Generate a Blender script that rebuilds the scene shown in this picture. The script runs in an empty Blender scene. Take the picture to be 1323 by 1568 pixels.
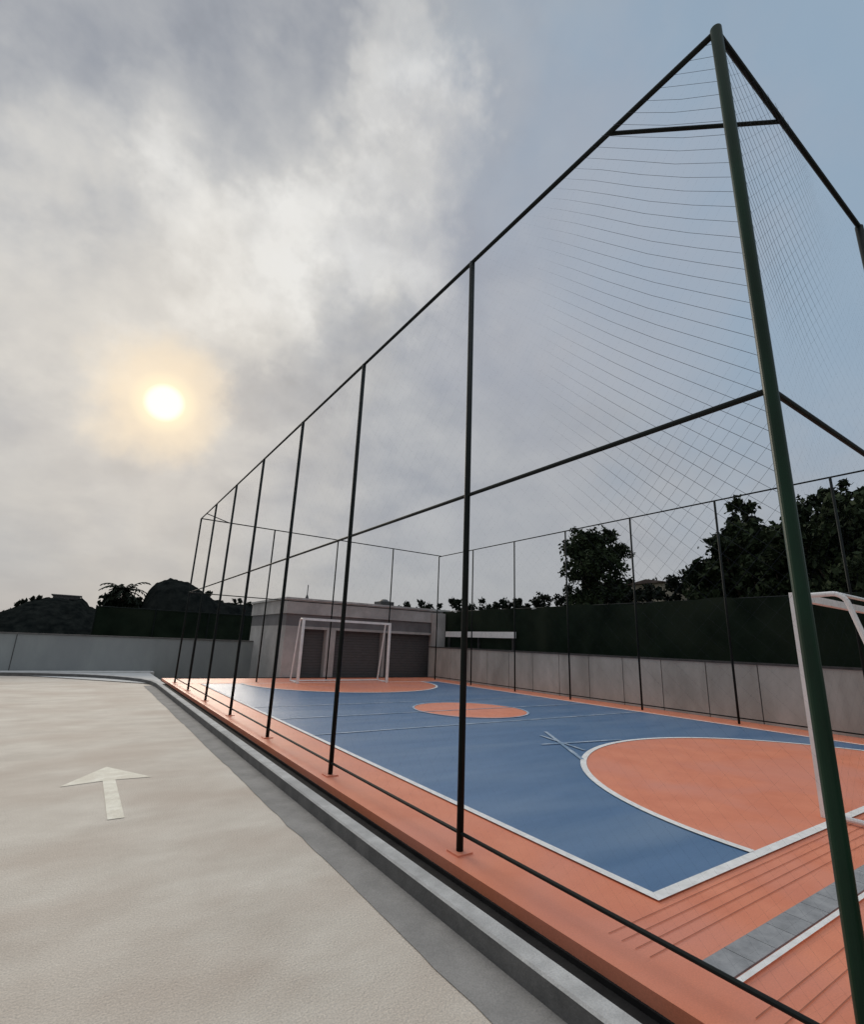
import bpy, math, random
import numpy as np
from mathutils import Vector, Matrix
from mathutils import noise as mn
random.seed(7); np.random.seed(7)
S = bpy.context.scene
S.view_settings.view_transform='Standard'; S.view_settings.look='None'; S.view_settings.exposure=0
COL = S.collection
G=0.0; C=0.10   # car park level, court level

# ---------------------------------------------------------------- helpers
def new_obj(name, verts, faces, mat=None, parent=None, smooth=False):
    me=bpy.data.meshes.new(name); me.from_pydata([tuple(v) for v in verts],[],faces); me.update()
    o=bpy.data.objects.new(name,me); COL.objects.link(o)
    if mat: me.materials.append(mat)
    if parent: o.parent=parent
    if smooth:
        for p in me.polygons: p.use_smooth=True
    return o
def empty(name):
    e=bpy.data.objects.new(name,None); COL.objects.link(e); e.empty_display_size=.2; return e
class MB:
    def __init__(s): s.v=[]; s.f=[]
    def box(s,x0,x1,y0,y1,z0,z1):
        n=len(s.v)
        s.v+=[(x0,y0,z0),(x1,y0,z0),(x1,y1,z0),(x0,y1,z0),(x0,y0,z1),(x1,y0,z1),(x1,y1,z1),(x0,y1,z1)]
        s.f+=[(n,n+3,n+2,n+1),(n+4,n+5,n+6,n+7),(n,n+1,n+5,n+4),(n+1,n+2,n+6,n+5),(n+2,n+3,n+7,n+6),(n+3,n,n+4,n+7)]
    def tube(s,p,q,r,k=8,cap=True,r2=None):
        p=Vector(p);q=Vector(q); d=(q-p).normalized(); r2=r if r2 is None else r2
        a=d.orthogonal().normalized(); b=d.cross(a); n=len(s.v)
        for i in range(k):
            t=2*math.pi*i/k; o=a*math.cos(t)+b*math.sin(t)
            s.v.append(tuple(p+o*r)); s.v.append(tuple(q+o*r2))
        for i in range(k):
            j=(i+1)%k; s.f.append((n+2*i,n+2*j,n+2*j+1,n+2*i+1))
        if cap:
            s.f.append(tuple(n+2*i for i in range(k))[::-1]); s.f.append(tuple(n+2*i+1 for i in range(k)))
    def path(s,pts,r,k=8):
        for a,b in zip(pts[:-1],pts[1:]): s.tube(a,b,r,k)
    def quad(s,a,b,c,d):
        n=len(s.v); s.v+=[a,b,c,d]; s.f.append((n,n+1,n+2,n+3))
    def rect(s,x0,x1,y0,y1,z): s.quad((x0,y0,z),(x1,y0,z),(x1,y1,z),(x0,y1,z))
    def obj(s,name,mat,parent=None,smooth=False): return new_obj(name,s.v,s.f,mat,parent,smooth)

def mat_base(name):
    m=bpy.data.materials.new(name); m.use_nodes=True
    return m,m.node_tree.nodes,m.node_tree.links,m.node_tree.nodes['Principled BSDF']
def mat_noise(name,c1,c2,scale=4,rough=.8,bump=.0,bscale=60,c3=None,s3=.6,stretch=(1,1,1),metal=0,spec=.5,lo=.35,hi=.65,grain=0,d3=.6,a3=.8):
    m,N,L,B=mat_base(name)
    tc=N.new('ShaderNodeTexCoord'); mp=N.new('ShaderNodeMapping'); mp.inputs['Scale'].default_value=stretch
    L.new(tc.outputs['Object'],mp.inputs[0])
    n=N.new('ShaderNodeTexNoise'); n.inputs['Scale'].default_value=scale; n.inputs['Detail'].default_value=6; n.inputs['Roughness'].default_value=.6
    L.new(mp.outputs[0],n.inputs['Vector'])
    r=N.new('ShaderNodeValToRGB'); r.color_ramp.elements[0].position=lo; r.color_ramp.elements[1].position=hi
    r.color_ramp.elements[0].color=(*c1,1); r.color_ramp.elements[1].color=(*c2,1)
    L.new(n.outputs['Fac'],r.inputs[0]); out=r.outputs[0]
    if c3:
        n2=N.new('ShaderNodeTexNoise'); n2.inputs['Scale'].default_value=s3; n2.inputs['Detail'].default_value=6; n2.inputs['Distortion'].default_value=d3
        L.new(mp.outputs[0],n2.inputs['Vector'])
        mr=N.new('ShaderNodeMapRange'); mr.inputs[1].default_value=.42; mr.inputs[2].default_value=.68; mr.inputs[4].default_value=a3
        L.new(n2.outputs['Fac'],mr.inputs[0])
        mx=N.new('ShaderNodeMix'); mx.data_type='RGBA'; L.new(mr.outputs[0],mx.inputs[0]); L.new(out,mx.inputs[6]); mx.inputs[7].default_value=(*c3,1)
        out=mx.outputs[2]
    if grain:
        n3=N.new('ShaderNodeTexNoise'); n3.inputs['Scale'].default_value=110; n3.inputs['Detail'].default_value=3
        L.new(tc.outputs['Object'],n3.inputs['Vector'])
        mr=N.new('ShaderNodeMapRange'); mr.inputs[1].default_value=.3; mr.inputs[2].default_value=.7; mr.inputs[3].default_value=1-grain; mr.inputs[4].default_value=1+grain
        L.new(n3.outputs['Fac'],mr.inputs[0])
        vs=N.new('ShaderNodeVectorMath'); vs.operation='SCALE'; L.new(out,vs.inputs[0]); L.new(mr.outputs[0],vs.inputs[3]); out=vs.outputs[0]
    L.new(out,B.inputs['Base Color']); B.inputs['Roughness'].default_value=rough; B.inputs['Metallic'].default_value=metal
    B.inputs['Specular IOR Level'].default_value=spec
    if bump:
        nb=N.new('ShaderNodeTexNoise'); nb.inputs['Scale'].default_value=bscale; nb.inputs['Detail'].default_value=5
        L.new(tc.outputs['Object'],nb.inputs['Vector'])
        bp=N.new('ShaderNodeBump'); bp.inputs['Strength'].default_value=bump; bp.inputs['Distance'].default_value=.01
        L.new(nb.outputs['Fac'],bp.inputs['Height']); L.new(bp.outputs[0],B.inputs['Normal'])
    return m

M_conc=mat_noise('car_park_concrete',(.50,.445,.375),(.63,.58,.50),1.9,.8,.55,70,(.45,.37,.30),.8,(.75,1.2,1),grain=.18,d3=.15,a3=.75,lo=.32,hi=.68)
M_strip =mat_noise('grey_strip_concrete',(.21,.205,.195),(.29,.28,.265),3,.9,.3,80,grain=.12)
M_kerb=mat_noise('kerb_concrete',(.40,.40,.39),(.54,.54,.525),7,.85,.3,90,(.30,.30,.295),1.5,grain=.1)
M_kerbf=mat_noise('kerb_face_shade',(.09,.09,.088),(.14,.138,.134),5,.9,.3,60,grain=.1)  # shadow on the kerb sides put into a darker colour; reused on the coping
M_far=mat_noise('far_paving',(.50,.50,.48),(.62,.62,.60),2,.85)
M_black=mat_noise('drain_channel',(.010,.010,.011),(.022,.022,.022),6,.9,spec=.2)
M_or  =mat_noise('court_orange',(.69,.215,.112),(.77,.265,.145),2.5,.46,.12,150,(.68,.26,.18),.8,grain=.07)
M_groove=mat_noise('floor_groove',(.30,.10,.055),(.40,.14,.08),5,.8)
M_bl  =mat_noise('court_blue',(.066,.152,.285),(.088,.182,.33),2,.36,.12,150,(.145,.235,.36),.5,(.5,2.2,1),grain=.06)
M_wh  =mat_noise('line_paint',(.68,.68,.66),(.82,.82,.80),12,.7)
M_fl  =mat_noise('worn_line_paint',(.16,.26,.38),(.46,.53,.60),3,.7)
M_arrow=mat_noise('arrow_paint',(.70,.66,.54),(.86,.83,.71),9,.8,.2,90,(.64,.58,.47),3,grain=.1)
M_gray=mat_noise('drain_paver',(.22,.23,.24),(.32,.33,.34),9,.8,.3,90)
M_post=mat_noise('fence_paint',(.003,.006,.006),(.006,.011,.010),8,.6,spec=.2)
M_green=mat_noise('post_green_paint',(.002,.016,.007),(.004,.030,.014),5,.42,stretch=(1,1,.3),spec=.25)
M_net =mat_noise('net_cord',(.015,.02,.035),(.03,.035,.05),8,.8,spec=.2)
M_wall=mat_noise('painted_wall',(.25,.27,.27),(.31,.33,.325),1.4,.85,.2,50,(.23,.245,.25),.5,(1,1,.4))
M_pan =mat_noise('panel_wall',(.36,.36,.33),(.48,.48,.45),2.2,.85,.25,40,(.27,.27,.245),.8,(1,1,.35))
M_joint=mat_noise('joint',(.04,.042,.04),(.07,.07,.07),5,.9)
M_scr =mat_noise('dark_green_screen',(.007,.012,.008),(.014,.023,.015),1.3,.95,c3=(.022,.030,.020),s3=.5,spec=.05)
M_pav =mat_noise('pavilion_render',(.36,.355,.345),(.48,.47,.46),1.5,.85,.1,40,(.28,.275,.27),.6)
M_pav2=mat_noise('pavilion_dark_render',(.13,.13,.135),(.17,.17,.175),1.5,.85)
M_door=mat_noise('roller_door',(.065,.067,.07),(.10,.102,.105),3,.6,stretch=(1,1,14))
M_goal=mat_noise('goal_paint',(.72,.73,.72),(.85,.85,.84),6,.4)
M_bark=mat_noise('bark',(.03,.022,.016),(.07,.055,.04),9,.95)
M_leaf=mat_noise('foliage',(.009,.016,.008),(.038,.056,.027),.9,.85,spec=.1)
M_leafd=mat_noise('foliage_dark',(.008,.012,.009),(.022,.030,.019),.7,.85,spec=.1)
M_hill=mat_noise('far_hill',(.15,.18,.21),(.18,.21,.24),.05,.95,spec=0)
M_mound=mat_noise('scrub_hill',(.007,.009,.009),(.020,.023,.021),1.6,.95,spec=0)
M_land=mat_noise('land',(.09,.10,.06),(.16,.15,.10),.3,.95)
M_cream=mat_noise('house_wall',(.50,.45,.34),(.58,.53,.42),1.5,.8)
M_roof=mat_noise('house_roof',(.12,.09,.08),(.18,.14,.12),3,.8)
M_metal=mat_noise('dark_metal',(.03,.03,.03),(.06,.06,.06),5,.5)

# ---------------------------------------------------------------- camera
cam=bpy.data.cameras.new('camera'); co=bpy.data.objects.new('camera',cam); COL.objects.link(co)
cam.sensor_fit='HORIZONTAL'; cam.sensor_width=36; cam.lens=755/1323*36; cam.clip_start=.05; cam.clip_end=5000
Yc=Vector((-532,-179,-755)).normalized(); Zc=Vector((120,2871,-755)); Zc=(Zc-Yc*Zc.dot(Yc)).normalized(); Xc=Yc.cross(Zc)
R=Matrix((Xc,Yc,Zc)).to_4x4(); co.matrix_world=Matrix.Translation((0,0,1.6))@R
S.camera=co

# ---------------------------------------------------------------- ground
b=MB(); b.rect(-2000,2000,-2000,2000,-.35); b.obj('ground',M_land)
b=MB(); b.rect(-45,2.06,-12,24,G); b.obj('car_park_pavement',M_conc)
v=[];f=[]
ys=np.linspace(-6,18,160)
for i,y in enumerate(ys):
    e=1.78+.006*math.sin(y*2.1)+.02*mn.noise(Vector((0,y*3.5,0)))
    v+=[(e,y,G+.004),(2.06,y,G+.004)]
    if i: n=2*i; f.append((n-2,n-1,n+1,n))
new_obj('dark_concrete_strip',v,f,M_strip)  # darker grey concrete strip with an uneven edge, along the kerb foot
kp=[(2.06,-6),(2.06,2),(2.06,8),(2.06,14),(2.06,17.6),(2.0,18.4),(1.8,19.2),(1.45,19.9),(.95,20.6),(.3,21.2),(-.5,21.65),(-1.5,22.05),(-2.8,22.35),(-4.5,22.55),(-10,22.9),(-44,23.2)]
def strip_wall(pts,w,z0,z1):
    v=[];f=[]
    P=[Vector((x,y,0)) for x,y in pts]
    for i,p in enumerate(P):
        d=((P[min(i+1,len(P)-1)]-P[max(i-1,0)])).normalized(); n=Vector((d.y,-d.x,0))
        q=p+n*w; c=.012
        v+=[(p.x,p.y,z0),(p.x,p.y,z1-c),(p.x+n.x*c,p.y+n.y*c,z1),(q.x-n.x*c,q.y-n.y*c,z1),(q.x,q.y,z1-c),(q.x,q.y,z0)]
        if i:
            a=6*(i-1); e=6*i
            for k in range(5): f.append((a+k,e+k,e+k+1,a+k+1))
    return v,f
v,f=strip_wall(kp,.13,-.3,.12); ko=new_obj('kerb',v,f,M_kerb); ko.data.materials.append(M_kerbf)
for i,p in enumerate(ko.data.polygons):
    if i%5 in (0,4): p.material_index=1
b=MB(); b.rect(2.17,2.45,-6,18.4,.0); b.obj('drain_channel',M_black)
b=MB(); b.box(-44,2.6,23.3,24,-.2,.05); b.obj('far_pavement',M_far)
b=MB()
b.quad((2.16,18.4,.02),(2.44,18.4,.02),(2.44,24,.02),(-2,24,.02)); b.quad((2.16,18.4,.02),(-2,24,.02),(-20,24,.02),(-1.5,22.2,.02)); b.obj('corner_pavement',M_far)

# ---------------------------------------------------------------- court
court=empty('sports_court')
b=MB(); b.box(2.44,13.2,.35,19.6,-.3,C); b.obj('court_slab',M_or,court)
b=MB(); b.box(2.425,2.45,.34,19.62,-.3,.03); b.obj('slab_footing',M_black,court)
X0,X1,Y0,Y1=3.27,12.1,2.2,17.2
b=MB(); b.rect(X0,X1,Y0,Y1,C+.004); b.obj('blue_field',M_bl,court)
def halfdisc(cx,cy,r,sgn,z,name,mat):
    v=[(cx,cy,z)];k=64
    for i in range(k+1):
        t=math.pi*i/k; v.append((cx+r*math.cos(t),cy+sgn*r*math.sin(t),z))
    f=[(0,i,i+1) if sgn>0 else (0,i+1,i) for i in range(1,k+1)]
    new_obj(name,v,f,mat,court)
def arc(b,cx,cy,r,w,t0,t1,z,k=72):
    for i in range(k):
        a=t0+(t1-t0)*i/k; c=t0+(t1-t0)*(i+1)/k
        p=lambda t,rr:(cx+rr*math.cos(t),cy+rr*math.sin(t),z)
        b.quad(p(a,r-w),p(a,r),p(c,r),p(c,r-w))
halfdisc(8.1,Y0,3.45,1,C+.008,'near_goal_area',M_or)
halfdisc(7.9,Y1,3.45,-1,C+.008,'far_goal_area',M_or)
v=[(7.9,9.8,C+.008)]+[(7.9+1.35*math.cos(2*math.pi*i/64),9.8+1.35*math.sin(2*math.pi*i/64),C+.008) for i in range(64)]
new_obj('centre_circle',v,[(0,i+1,(i+1)%64+1) for i in range(64)],M_or,court)
b=MB(); w=.07; z=C+.012
b.rect(X0-w/2,X0+w/2,Y0,Y1,z); b.rect(X1-w/2,X1+w/2,Y0,Y1,z)
b.rect(X0-w/2,X1+w/2,Y0-.08,Y0,z); b.rect(X0-w/2,X1+w/2,Y1,Y1+.08,z)
arc(b,8.1,Y0,3.49,.08,0,math.pi,z+.002); arc(b,7.9,Y1,3.49,.08,math.pi,2*math.pi,z+.002)
b.rect(2.82,12.5,1.46,1.49,z)
b.obj('white_lines',M_wh,court)
b=MB(); 
b.rect(X0+.04,X1-.04,9.78,9.83,z+.002); b.rect(X0+.04,X1-.04,8.05,8.10,z); b.rect(X0+.04,X1-.04,11.5,11.55,z)
def seg(b,p,q,w,z):
    p=Vector((*p,z));q=Vector((*q,z));d=(q-p).normalized();n=Vector((-d.y,d.x,0))*w/2
    b.quad(tuple(p-n),tuple(q-n),tuple(q+n),tuple(p+n))
seg(b,(7.3,6.85),(6.05,5.0),.06,z+.004); seg(b,(6.3,6.0),(8.0,5.75),.05,z+.006); seg(b,(6.6,5.4),(6.9,6.6),.05,z+.005)
arc(b,7.9,9.8,1.38,.05,0,2*math.pi,z+.003)
b.obj('worn_lines',M_fl,court)
b=MB(); y=.42
while y<2.08:
    if not 1.40<y<1.74: seg(b,(2.66,y),(12.9,y),.005,C+.004)
    y+=.082
b.obj('floor_grooves',M_groove,court)
b=MB(); x=2.84
while x<12.5:
    b.box(x,x+.235,1.505,1.655,C+.0,C+.009); x+=.24
b.obj('drain_pavers',M_gray,court)

zz=G+.004
new_obj('painted_arrow',[(.455,5.56,zz),(.585,5.56,zz),(.575,6.93,zz),(.93,6.90,zz),(.51,7.6,zz),(.07,6.86,zz),(.455,6.93,zz)],
 [(0,1,2,6),(6,2,4),(2,3,4),(5,6,4)],M_arrow)

# ---------------------------------------------------------------- fence
fence=empty('court_fence')
TOP=5.36; MID=2.88; BOT=.23; SP=2.42
FX0,FX1,FY0=2.6,12.6,.9
ysl=[FY0+SP*k for k in range(8)]; FY1=ysl[-1]
xs=[FX0+2.5*k for k in range(5)]
b=MB()
for y in ysl[1:]: b.tube((FX0,y,C),(FX0,y,TOP),.027,12)
for y in ysl: b.tube((FX1,y+.2,C),(FX1,y+.2,TOP),.026,10)
for x in xs[1:-1]: b.tube((x,FY0,C),(x,FY0,TOP),.030,12); b.tube((x,FY1,C),(x,FY1,TOP),.026,10)
b.obj('posts',M_post,fence,True)
b=MB(); b.tube((FX0,FY0,C),(FX0,FY0,TOP+.02),.033,20); b.obj('corner_post',M_green,fence)
b=MB()
for z,r in ((TOP,.019),(MID,.016),(BOT,.014)):
    b.tube((FX0,FY0,z),(FX0,FY1,z),r,10); b.tube((FX0,FY0,z),(FX1,FY0,z),r,10)
    b.tube((FX0,FY1,z),(FX1,FY1,z),r,8)
    if z!=MID: b.tube((FX1,FY0,z),(FX1,FY1+.2,z),r,8)
b.tube((FX0,1.69,TOP-.0),(3.53,FY0,TOP),.015,10)
b.tube((FX0,FY1-.9,TOP),(FX0+.9,FY1,TOP),.015,8)
b.obj('rails',M_post,fence)
b=MB()
for y in ysl: b.box(FX0-.07,FX0+.07,y-.07,y+.07,C,C+.012)
for x in xs[1:]: b.box(x-.07,x+.07,FY0-.07,FY0+.07,C,C+.012)
b.obj('base_plates',M_or,fence)
def net(b,org,ud,U,V,sp,rA,rB,seg,bulge,nd):
    org=Vector(org);ud=Vector(ud);nd=Vector(nd)
    fr=lambda r:(r if callable(r) else (lambda u,v:r))
    def P(u,v):
        k=bulge*math.sin(math.pi*min(max(u/U,0),1))*math.sin(math.pi*min(max(v/V,0),1))
        k2=bulge*.7*math.sin(u*3.1+v*1.7)*math.sin(math.pi*u/U)
        sag=-bulge*1.2*math.sin(math.pi*u/U)*math.sin(math.pi*v/V)
        return org+ud*u+Vector((0,0,v+sag))+nd*(k+k2)
    for fam,r in ((1,fr(rA)),(-1,fr(rB))):
        c=-U if fam==1 else 0
        end=V if fam==1 else V+U
        while c<end:
            if fam==1: u0=max(0,-c);u1=min(U,V-c)
            else: u0=max(0,c-V);u1=min(U,c)
            if u1-u0>.02:
                n=max(1,int((u1-u0)/seg+.5))
                for i in range(n):
                    a=u0+(u1-u0)*i/n; e=u0+(u1-u0)*(i+1)/n
                    b.tube(P(a,fam*a+c),P(e,fam*e+c),r(a,fam*a+c),3,False,r(e,fam*e+c))
            c+=sp
V=TOP-BOT
def ss(x,a,b_):
    t=min(max((x-a)/(b_-a),0),1); return t*t*(3-2*t)
b=MB()
rA=lambda u,v:.00010+.00125*(1-ss(u,.7,1.55))*(.08+.92*ss(v,1.6,2.4))
rB=lambda u,v:.00008+.0007*(1-ss(u,.5,1.2))*(1-ss(abs(v-2.15),.2,.8))
net(b,(FX0,ysl[0],BOT),(0,1,0),SP,V,.105,rA,rB,.3,.05,(1,0,0))
rC=lambda u,v:.0001+.0009*(1-ss(u,.7,1.5))*ss(v,3.0,3.8)
rD=lambda u,v:.0001+.0005*(1-ss(u,.7,1.5))*ss(v,3.0,3.8)
net(b,(FX0,FY0,BOT),(1,0,0),2.5,V,.105,rD,rC,.3,.05,(0,1,0))
b.obj('near_netting',M_net,fence)
b=MB()
for k in range(1,7): net(b,(FX0,ysl[k],BOT),(0,1,0),SP,V,.2,.00015,.00015,.6,0,(1,0,0))
for k in range(1,4): net(b,(xs[k],FY0,BOT),(1,0,0),2.5,V,.2,.0002,.0002,.6,0,(0,1,0))
for k in range(0,4): net(b,(xs[k],FY1,BOT),(1,0,0),2.5,V,.3,.0003,.0003,.6,0,(0,1,0))
for k in range(0,7): net(b,(FX1,ysl[k],BOT),(0,1,0),SP,V,.3,.0003,.0003,.6,0,(1,0,0))
b.obj('side_netting',M_net,fence)

# ---------------------------------------------------------------- goals
def goal(cx,y,back,name,hw=1.72,h=2.13):
    g=empty(name); b=MB(); z0=C+.01
    for s in (-1,1):
        x=cx+s*hw
        b.box(x-.04,x+.04,y-.04,y+.04,z0,z0+h+.04)
        pts=[Vector((x,y,z0+h)),Vector((x,y+back*.35,z0+h+.01))]
        for i in range(1,7):
            t=i/6; pts.append(Vector((x,y+back*(.35+.13*math.sin(t*1.35)),z0+h+.01-.13*(1-math.cos(t*1.35)))))
        pts.append(Vector((x,y+back*.98,z0+.03)))
        b.path(pts,.026,10)
        b.tube((x,y,z0+.03),(x,y+back*.98,z0+.03),.024,8)
    b.box(cx-hw+.04,cx+hw-.04,y-.038,y+.038,z0+h-.04,z0+h+.038)
    b.tube((cx-hw,y+back*.98,z0+.03),(cx+hw,y+back*.98,z0+.03),.024,8)
    b.tube((cx-hw,y+back*.42,z0+h-.0),(cx+hw,y+back*.42,z0+h-.0),.02,8)
    b.obj('goal_frame',M_goal,g)
    return g
goal(8.0,2.24,-.95,'football_goal')
goal(7.95,17.0,.75,'football_goal')

# ---------------------------------------------------------------- walls
wl=empty('concrete_wall')
b=MB(); b.box(-45,8.2,24,24.2,-.3,1.33); b.obj('wall_body',M_wall,wl)
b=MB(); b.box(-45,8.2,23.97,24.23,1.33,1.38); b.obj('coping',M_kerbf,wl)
b=MB(); x=-44
while x<8: b.box(x-.012,x+.012,23.992,24,.0,1.32); x+=6
b.obj('joints',M_joint,wl)
wr=empty('concrete_wall')
WX=13.2
b=MB(); jb=MB(); y=-4.0
while y<19.4:
    y2=min(y+1.21,19.45); b.box(WX,WX+.12,y+.012,y2-.012,-.2,1.40); y=y2
b.obj('panels',M_pan,wr)
jb.box(WX+.02,WX+.10,-4,19.45,-.2,1.39); jb.obj('joints',M_joint,wr)
b=MB(); b.box(WX-.025,WX+.145,-4,19.45,1.40,1.45); b.obj('coping',M_joint,wr)
def screen(name,p,q,h0,h1,n):
    e=empty(name); v=[];f=[]
    P=Vector(p);Q=Vector(q); d=(Q-P); L=d.length; k=int(L*3); nn=Vector((d.y,-d.x,0)).normalized()
    for i in range(k+1):
        t=i/k; o=P+d*t+nn*.04*math.sin(t*L*3.1)+nn*.02*math.sin(t*L*7)
        top=h1+.03*math.sin(t*L*1.4)+.02*math.sin(t*L*4)
        for j in range(5):
            z=h0+(top-h0)*j/4; oo=o+nn*.015*math.sin(j*2+t*L*5); v.append((oo.x,oo.y,z))
        if i:
            for j in range(4):
                a=5*(i-1)+j; f.append((a,a+5,a+6,a+1))
    new_obj('shade_cloth',v,f,M_scr,e,True)
    b=MB(); m=int(L/2.5)
    for i in range(m+1):
        o=P+d*(i/m)+nn*.09; b.tube((o.x,o.y,-.3),(o.x,o.y,h1+.06),.03,8)
    a=P+nn*.09;c=Q+nn*.09; b.tube((a.x,a.y,h1),(c.x,c.y,h1),.02,6)
    b.obj('screen_posts',M_post,e)
screen('screen_fence',(14.0,-3,0),(14.0,21,0),-.3,3.05,0)
screen('screen_fence',(.3,30,0),(16,30,0),-.3,2.72,0)
b=MB(); b.box(13.78,13.82,14.4,19.0,1.90,2.14); sb=b.obj('white_gap_board',M_goal)  # white board added to stand in for a window-like light gap in the screen
b=MB(); 
for y in (14.6,16.7,18.8): b.box(13.82,13.90,y-.03,y+.03,-.3,2.1)
o=b.obj('brackets',M_metal,sb)

# ---------------------------------------------------------------- pavilion
pv=empty('pavilion_building')
YB=19.7; TOPB=3.15
b=MB()
for x0,x1 in ((6.5,7.25),(8.25,8.65),(10.9,11.02),(13.55,14.3)): b.box(x0,x1,YB,YB+.4,-.3,1.95)
b.box(6.5,14.3,YB+.4,YB+5,-.3,1.95)
b.box(6.5,14.3,YB,YB+5,1.95,2.05)
b.box(6.45,14.35,YB-.06,YB+5.02,2.52,TOPB-.08)
b.obj('walls',M_pav,pv)
b=MB(); b.box(6.5,14.3,YB+.02,YB+5,2.05,2.52); b.obj('lintel_band',M_pav2,pv)
b=MB(); b.box(6.38,14.42,YB-.13,YB+5.1,TOPB-.08,TOPB); b.obj('roof_edge',M_kerb,pv)
b=MB()
for x0,x1 in ((7.25,8.25),(8.65,10.9),(11.02,13.55)): b.box(x0,x1,YB+.3,YB+.38,-.1,1.94)
b.obj('roller_doors',M_door,pv)
b=MB()
for x0,x1 in ((7.25,8.25),(8.65,10.9),(11.02,13.55)):
    z=.2
    while z<1.9: b.box(x0,x1,YB+.292,YB+.3,z,z+.012); z+=.11
b.obj('door_slats',M_joint,pv)
b=MB(); b.box(13.4,13.9,YB-.5,YB-.07,-.2,2.95); b.obj('end_pier',M_pav,pv)
b=MB(); b.tube((8.1,22,TOPB),(8.1,22,TOPB+.8),.02,6); b.tube((8.1,22,TOPB),(8.1,22,TOPB+.35),.14,6,True,.03); b.obj('roof_finial',M_metal,pv)
b=MB(); b.box(11.4,12.1,21,21.7,TOPB,TOPB+.28); b.tube((11.75,21.35,TOPB+.28),(11.75,21.35,TOPB+.4),.3,12,True,.12); b.obj('roof_vent',M_metal,pv)

hs=empty('house')
b=MB(); b.box(27.2,31,15.9,18.2,-.3,5.5); b.obj('walls',M_cream,hs)
v=[(26.9,15.7,5.5),(31.3,15.7,5.5),(31.3,18.4,5.5),(26.9,18.4,5.5),(26.9,17.05,5.75),(31.3,17.05,5.75)]
new_obj('roof',v,[(0,1,5,4),(2,3,4,5),(0,4,3),(1,2,5),(0,3,2,1)],M_roof,hs)
b=MB(); b.box(27.17,27.2,16.8,17.3,4.6,5.1); b.obj('window',M_metal,hs)

# ---------------------------------------------------------------- foliage
def leaves(lobes,n,size,rng):
    vol=np.array([l[3]*l[4]*l[5] for l in lobes])**.8; vol/=vol.sum()
    V=[];
    for l,p in zip(lobes,vol):
        m=int(n*p); nc=max(6,m//45)
        d=rng.normal(size=(nc,3)); d/=np.linalg.norm(d,axis=1)[:,None]
        rad=rng.uniform(.45,1.03,(nc,1))**.6
        cc=d*rad*np.array(l[3:6])+np.array(l[:3])
        idx=rng.integers(0,nc,m); cs=rng.uniform(.5,1.3,nc)*.17*min(l[3:6])**.7
        pos=cc[idx]+rng.normal(size=(m,3))*cs[idx][:,None]
        V.append(pos)
    P=np.vstack(V); m=len(P)
    a=rng.normal(size=(m,3)); a/=np.linalg.norm(a,axis=1)[:,None]
    c=rng.normal(size=(m,3)); c=np.cross(a,c); c/=np.linalg.norm(c,axis=1)[:,None]
    s=(size*rng.uniform(.6,1.4,m))[:,None]
    q=np.stack([P-a*s,P+c*s*.5,P+a*s,P-c*s*.5],1).reshape(-1,3)
    return q,m
def fol(name,lobes,n,size,mat,parent=None,seed=1):
    rng=np.random.default_rng(seed); q,m=leaves(lobes,n,size,rng)
    me=bpy.data.meshes.new(name); me.vertices.add(len(q)); me.vertices.foreach_set('co',q.ravel())
    me.loops.add(4*m); me.loops.foreach_set('vertex_index',np.arange(4*m)); me.polygons.add(m)
    me.polygons.foreach_set('loop_start',np.arange(m)*4); me.polygons.foreach_set('loop_total',np.full(m,4)); me.update(calc_edges=True)
    me.materials.append(mat); o=bpy.data.objects.new(name,me); COL.objects.link(o)
    if parent:o.parent=parent
    return o
def tree(name,x,y,z0,h,w,seed,n=14000,size=.13,mat=None,low=.35):
    rng=random.Random(seed); e=empty(name); b=MB()
    zt=z0+h*low
    b.tube((x,y,z0),(x+.05,y,zt),.05*h*.5,9,True,.035*h*.5)
    lobes=[]
    for i in range(12):
        a=rng.uniform(0,6.28); hh=rng.uniform(low,.88); rr=w*.5*(1-abs(hh-.55)*1.3)*rng.uniform(.35,.8)
        c=Vector((x+rr*math.cos(a),y+rr*math.sin(a),z0+h*hh)); r=w*rng.uniform(.12,.24)
        lobes.append((c.x,c.y,c.z,r,r,r*rng.uniform(.7,.95)))
        m=Vector((x,y,zt)).lerp(c,.5)+Vector((0,0,-.1*h*.3)); b.tube((x,y,zt-.1),m,.02*h*.5,6,True,.014*h*.5); b.tube(m,c,.014*h*.5,6,True,.004*h)
    lobes.append((x,y,z0+h*.62,w*.25,w*.25,h*.2)); lobes.append((x+.1*w,y,z0+h*.88,w*.13,w*.13,h*.1))
    b.obj('trunk',M_bark,e); fol('crown',lobes,n,size,mat or M_leaf,e,seed)
tree('broadleaf_tree',26.2,19.4,0,9.3,5.6,11,15000,.14,low=.4)
tree('broadleaf_tree',24.5,10.6,0,9.2,4.8,12,18000,.14,low=.35)
tree('broadleaf_tree',22.5,6.0,0,8.6,5.6,13,18000,.14,low=.3)
tree('broadleaf_tree',23,8.7,0,7.0,4.0,14,11000,.14,low=.3)
tree('broadleaf_tree',24,3.0,0,8.8,6.0,15,11000,.15,low=.3)
def mass(name,pts,n,size,mat,seed):
    rng=random.Random(seed); lobes=[]
    for (x0,y0,t0,w0),(x1,y1,t1,w1) in zip(pts[:-1],pts[1:]):
        L=math.hypot(x1-x0,y1-y0); k=max(2,int(L/ .9))
        for i in range(k):
            t=i/k; x=x0+(x1-x0)*t; y=y0+(y1-y0)*t; top=t0+(t1-t0)*t+rng.uniform(-.35,.2); w=w0+(w1-w0)*t
            r=w*rng.uniform(.6,1.1); lobes.append((x+rng.uniform(-w,w)*.3,y+rng.uniform(-w,w)*.3,top-r*.8,r,r,r*.8))
            lobes.append((x,y,(top-r)*.5,w*.9,w*.9,(top-r)*.55+.2))
    fol(name,lobes,n,size,mat,None,seed)
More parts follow.
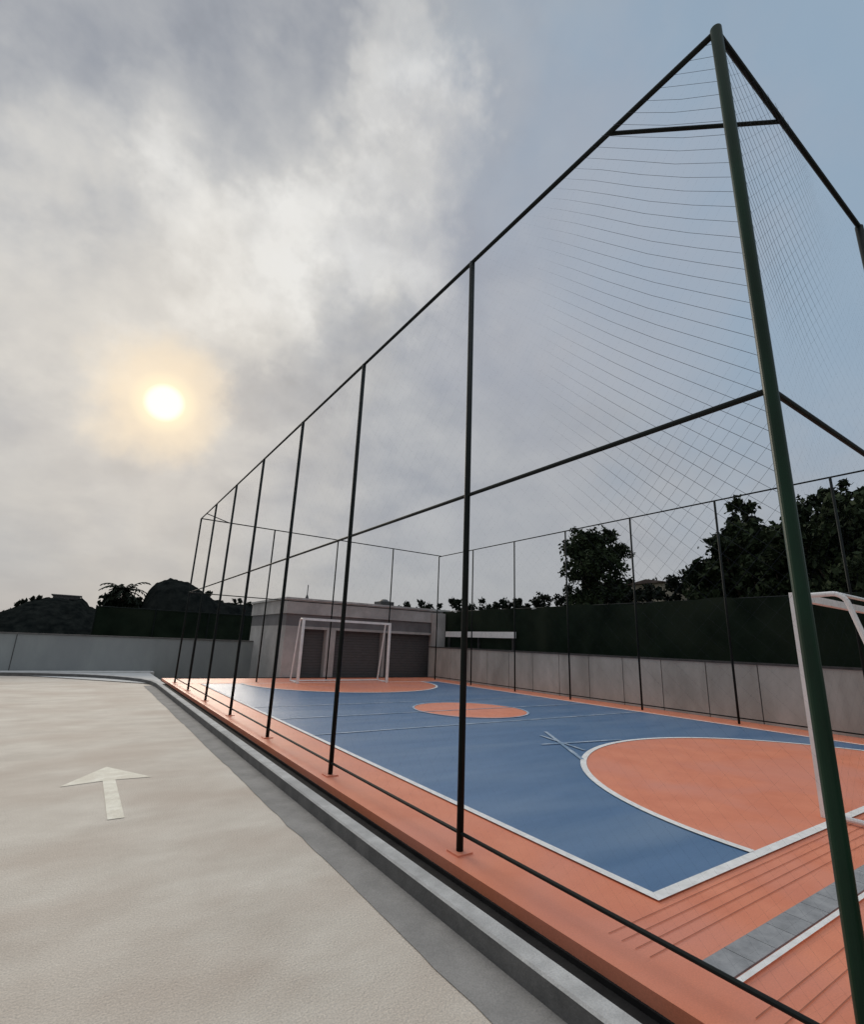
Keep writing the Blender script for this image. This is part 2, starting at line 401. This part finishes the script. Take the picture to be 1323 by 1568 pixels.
mass('distant_trees',[(20,34,4.5,1.3),(26,32,5.2,1.4),(30,29,5.9,1.3),(33,25,6.6,1.3),(33,20,6.7,1.2),(33,16,7.4,1.2),(28,13.2,6.2,1.1),(25,10,6.2,1.3),(24,4,6,1.5),(22,0,6.5,1.5)],56000,.17,M_leafd,5)
mass('shrubbery',[(24.5,17.6,5.2,.7),(24.7,16.2,4.9,.6),(24.5,15.0,5.2,.7),(24.3,13.0,5.5,.8)],9000,.13,M_leafd,9)
def palm(name,x,y,h,seed):
    rng=random.Random(seed); e=empty(name); b=MB(); b.tube((x,y,0),(x+.1,y,h*.72),.13,8,True,.09); b.obj('trunk',M_bark,e)
    f=MB(); top=Vector((x+.1,y,h*.72))
    for i in range(26):
        a=rng.uniform(0,6.28); L=rng.uniform(.9,1.6); up=rng.uniform(.0,1.25); d=Vector((math.cos(a),math.sin(a),0)); sd=Vector((-d.y,d.x,0))
        prev=top
        for k in range(1,8):
            t=k/7; p=top+d*L*t+Vector((0,0,up*L*t-1.0*L*t*t*.8))
            for s_ in (-1,1):
                tip=p+sd*s_*.32*(1-t*.6)+Vector((0,0,-.13))+d*.1
                f.quad(tuple(prev),tuple(p),tuple(tip),tuple(tip-d*.05))
            prev=p
    f.obj('fronds',M_leafd,e)
    fol('undergrowth',[(x-.2,y,h*.62,.8,.8,.7),(x+.6,y,h*.58,.6,.6,.6),(x-.7,y,h*.5,.6,.6,.5)],2000,.15,M_leafd,e,seed)
palm('palm_tree',1.7,40,5.8,3)
def mound(name,prof,xa,xb,y0,dy,nx,ny,amp,expo=.7):
    def ph(x):
        for (a,ha),(c,hc) in zip(prof[:-1],prof[1:]):
            if a<=x<=c: return ha+(hc-ha)*(x-a)/(c-a)
        return prof[0][1]
    v=[];f=[]
    for i in range(nx+1):
        x=xa+(xb-xa)*i/nx
        for j in range(ny+1):
            t=j/ny; y=y0+dy*t
            h=ph(x)*max(0,math.sin(math.pi*t))**expo
            h+=(mn.noise(Vector((x*.9,y*.9,1)))*.25+mn.noise(Vector((x*2.6,y*2.6,3)))*.16+mn.noise(Vector((x*6,y*6,5)))*.07)*amp*min(1,t*8)
            v.append((x,y,h-.35*(1-min(1,t*6))))
        if i:
            for j in range(ny):
                a=(ny+1)*(i-1)+j; c=a+ny+1; f.append((a,c,c+1,a+1))
    return new_obj(name,v,f,M_mound)
mound('scrub_hill',[(-60,1.6),(-20,1.8),(-9,2.0),(-6.8,2.5),(-5.8,3.2),(-4.6,4.0),(-3.4,4.4),(-.7,4.4),(.0,3.7),(1.2,3.3),(6,3.2),(12,2.6)],-60,12,50,22,300,26,1)
mound('rock_outcrop',[(2.2,2.2),(2.9,3.1),(3.2,4.3),(3.6,5.0),(4.4,5.3),(5.6,5.2),(6.4,4.7),(7.5,4.05),(10.5,3.75),(14,3.6)],2.2,14,36,8,160,26,.6,.45)
mass('hill_scrub',[(-6.6,58,2.7,.5),(-5.0,59,4.0,.6),(-3.5,60,4.8,.6)],2600,.2,M_leafd,21)
mass('outcrop_scrub',[(7.2,39.5,4.5,.4),(9,39.5,4.1,.5),(13,39.5,3.9,.5)],4000,.15,M_leafd,22)
ob=empty('hilltop_building')
b=MB(); b.box(-3.0,-.9,59,61,3.2,4.6); b.obj('walls',M_metal,ob)
b=MB(); b.box(-3.15,-.75,58.85,61.15,4.6,4.68); b.obj('roof',M_pav2,ob)
b=MB(); b.box(-2.6,-2.2,58.97,59,3.9,4.3); b.box(-1.7,-1.3,58.97,59,3.9,4.3); b.obj('windows',M_black,ob)
v=[];f=[];k=90
for i in range(k+1):
    x=-900+i*20; h=9+5*math.sin(x*.011)+3*math.sin(x*.031+1)
    if x<-60: h+=18
    v+=[(x,620,-5),(x,640,max(2,h))]
    if i:n=2*i; f.append((n-2,n,n+1,n-1))
new_obj('hills',v,f,M_hill)

# ---------------------------------------------------------------- light
SD=Vector((39.9,805,338.6)).normalized()
sun=bpy.data.lights.new('sun','SUN'); sun.energy=1.5; sun.angle=math.radians(26); sun.color=(1,.89,.75)
so=bpy.data.objects.new('sun',sun); COL.objects.link(so); so.rotation_euler=SD.to_track_quat('Z','Y').to_euler(); so.location=(0,10,20)

W=bpy.data.worlds.new('World'); S.world=W; W.use_nodes=True; N=W.node_tree.nodes; L=W.node_tree.links
for n in list(N): N.remove(n)
out=N.new('ShaderNodeOutputWorld')
sky=N.new('ShaderNodeTexSky'); sky.sky_type='NISHITA'; sky.sun_disc=False
sky.sun_elevation=math.asin(SD.z); sky.sun_rotation=math.atan2(SD.x,SD.y); sky.dust_density=2
bg1=N.new('ShaderNodeBackground'); bg1.inputs[1].default_value=.08; L.new(sky.outputs[0],bg1.inputs[0])
tc=N.new('ShaderNodeTexCoord')
def lk(a,b): L.new(a,b)
def setin(s,v):
    if hasattr(v,'links'): L.new(v,s)
    else: s.default_value=v
def ma(op,a,b=0,c=0,clamp=False):
    n=N.new('ShaderNodeMath'); n.operation=op; n.use_clamp=clamp
    setin(n.inputs[0],a); setin(n.inputs[1],b); setin(n.inputs[2],c); return n.outputs[0]
def vm(op,a,b=None,sc=None):
    n=N.new('ShaderNodeVectorMath'); n.operation=op; setin(n.inputs[0],a)
    if b is not None: setin(n.inputs[1],b)
    if sc is not None: setin(n.inputs[3],sc)
    return n.outputs['Value'] if op=='DOT_PRODUCT' else n.outputs[0]
D=vm('NORMALIZE',tc.outputs['Generated'])
sep=N.new('ShaderNodeSeparateXYZ'); lk(D,sep.inputs[0])
zc=ma('ADD',ma('MAXIMUM',sep.outputs[2],0.0),.30)
cmb=N.new('ShaderNodeCombineXYZ'); lk(ma('DIVIDE',sep.outputs[0],zc),cmb.inputs[0]); lk(ma('DIVIDE',sep.outputs[1],zc),cmb.inputs[1]); cmb.inputs[2].default_value=0
def noise(vec,sc,det,ro=.55,dist=0,off=(0,0,0)):
    n=N.new('ShaderNodeTexNoise'); L.new(vm('ADD',vec,off),n.inputs['Vector']); n.inputs['Scale'].default_value=sc; n.inputs['Detail'].default_value=det
    n.inputs['Roughness'].default_value=ro; n.inputs['Distortion'].default_value=dist; return n
n1=noise(cmb.outputs[0],3.6,6,.52,.15,(3,1,0)); n2=noise(D,11,5,.55,.2,(9,4,0))
warp=noise(D,5.0,5,.58,0,(2,7,1))
wv=vm('SCALE',vm('SUBTRACT',warp.outputs['Color'],(.5,.5,.5)),None,.46)
DW=vm('NORMALIZE',vm('ADD',D,wv))
def lobe(v,deg,src=None,inner=0):
    n=N.new('ShaderNodeMapRange'); n.interpolation_type='SMOOTHSTEP'
    L.new(vm('DOT_PRODUCT',src or DW,tuple(Vector(v).normalized())),n.inputs[0])
    n.inputs[1].default_value=math.cos(math.radians(deg)); n.inputs[2].default_value=math.cos(math.radians(inner)); return n.outputs[0]
val=ma('ADD',.42,0)
terms=[((101,656,678),15,.30),((252,586,578),11,.28),((272,491,833),6,.26),((292,512,726),7,.22),((-57,805,543),17,.20),((329,552,523),7,.18),((20,800,430),21,.18),
       ((142,584,816),12,-.12),((-172,797,811),16,-.07),((184,701,360),6,-.24),((87,815,209),8,-.16),((-60,830,280),8,-.03)]
for v_,d_,a_ in terms: val=ma('ADD',val,ma('MULTIPLY',lobe(v_,d_),a_))
side=ma('ADD',.26,ma('MULTIPLY',lobe((40,720,560),48,D),.74))
def sharp(o,lo,hi):
    n=N.new('ShaderNodeMapRange'); n.interpolation_type='SMOOTHSTEP'; L.new(o,n.inputs[0]); n.inputs[1].default_value=lo; n.inputs[2].default_value=hi; n.inputs[3].default_value=-.5; n.inputs[4].default_value=.5; return n.outputs[0]
det=ma('ADD',ma('MULTIPLY',sharp(n1.outputs['Fac'],.30,.68),.26),ma('MULTIPLY',sharp(n2.outputs['Fac'],.3,.7),.15))
val=ma('ADD',val,ma('MULTIPLY',det,side))
ramp=N.new('ShaderNodeValToRGB'); cr=ramp.color_ramp
cr.elements[0].position=.0; cr.elements[0].color=(.20,.22,.25,1)
cr.elements[1].position=1; cr.elements[1].color=(.84,.83,.80,1)
for p,c in ((.3,(.335,.355,.395)),(.55,(.475,.485,.50)),(.78,(.64,.635,.62))):
    e=cr.elements.new(p); e.color=(*c,1)
lk(val,ramp.inputs[0])
def mixc(f,a,b):
    n=N.new('ShaderNodeMix'); n.data_type='RGBA'; setin(n.inputs[0],f); setin(n.inputs[6],a); setin(n.inputs[7],b); return n.outputs[2]
col=ramp.outputs[0]
col=mixc(ma('MULTIPLY',lobe((798,-60,760),46),.72),col,(.26,.395,.54,1))
col=mixc(ma('MULTIPLY',lobe((500,430,560),24),.45),col,(.42,.44,.50,1))
hz=N.new('ShaderNodeMapRange'); hz.interpolation_type='SMOOTHSTEP'; lk(sep.outputs[2],hz.inputs[0]); hz.inputs[1].default_value=.34; hz.inputs[2].default_value=0; 
col=mixc(ma('MULTIPLY',hz.outputs[0],.5),col,(.375,.385,.40,1))
col=mixc(ma('MULTIPLY',lobe(SD,24,DW),.38),col,(.66,.61,.53,1))
DG=vm('NORMALIZE',vm('ADD',D,vm('SCALE',wv,None,.4)))
col=mixc(ma('MULTIPLY',lobe(SD,8.5,DG),.62),col,(.98,.78,.52,1))
col=mixc(ma('MULTIPLY',lobe(SD,3.4,D),.8),col,(1.05,.90,.60,1))
col=mixc(lobe(SD,2.0,D,1.2),col,(1.3,1.2,.92,1))
zn=N.new('ShaderNodeMapRange'); zn.interpolation_type='SMOOTHSTEP'; lk(sep.outputs[2],zn.inputs[0]); zn.inputs[1].default_value=.87; zn.inputs[2].default_value=1; zn.inputs[3].default_value=1; zn.inputs[4].default_value=4.2
col=vm('SCALE',col,None,zn.outputs[0])
bg2=N.new('ShaderNodeBackground'); lk(col,bg2.inputs[0]); bg2.inputs[1].default_value=1.0
mx=N.new('ShaderNodeMixShader'); mx.inputs[0].default_value=.95; lk(bg1.outputs[0],mx.inputs[1]); lk(bg2.outputs[0],mx.inputs[2]); lk(mx.outputs[0],out.inputs[0])
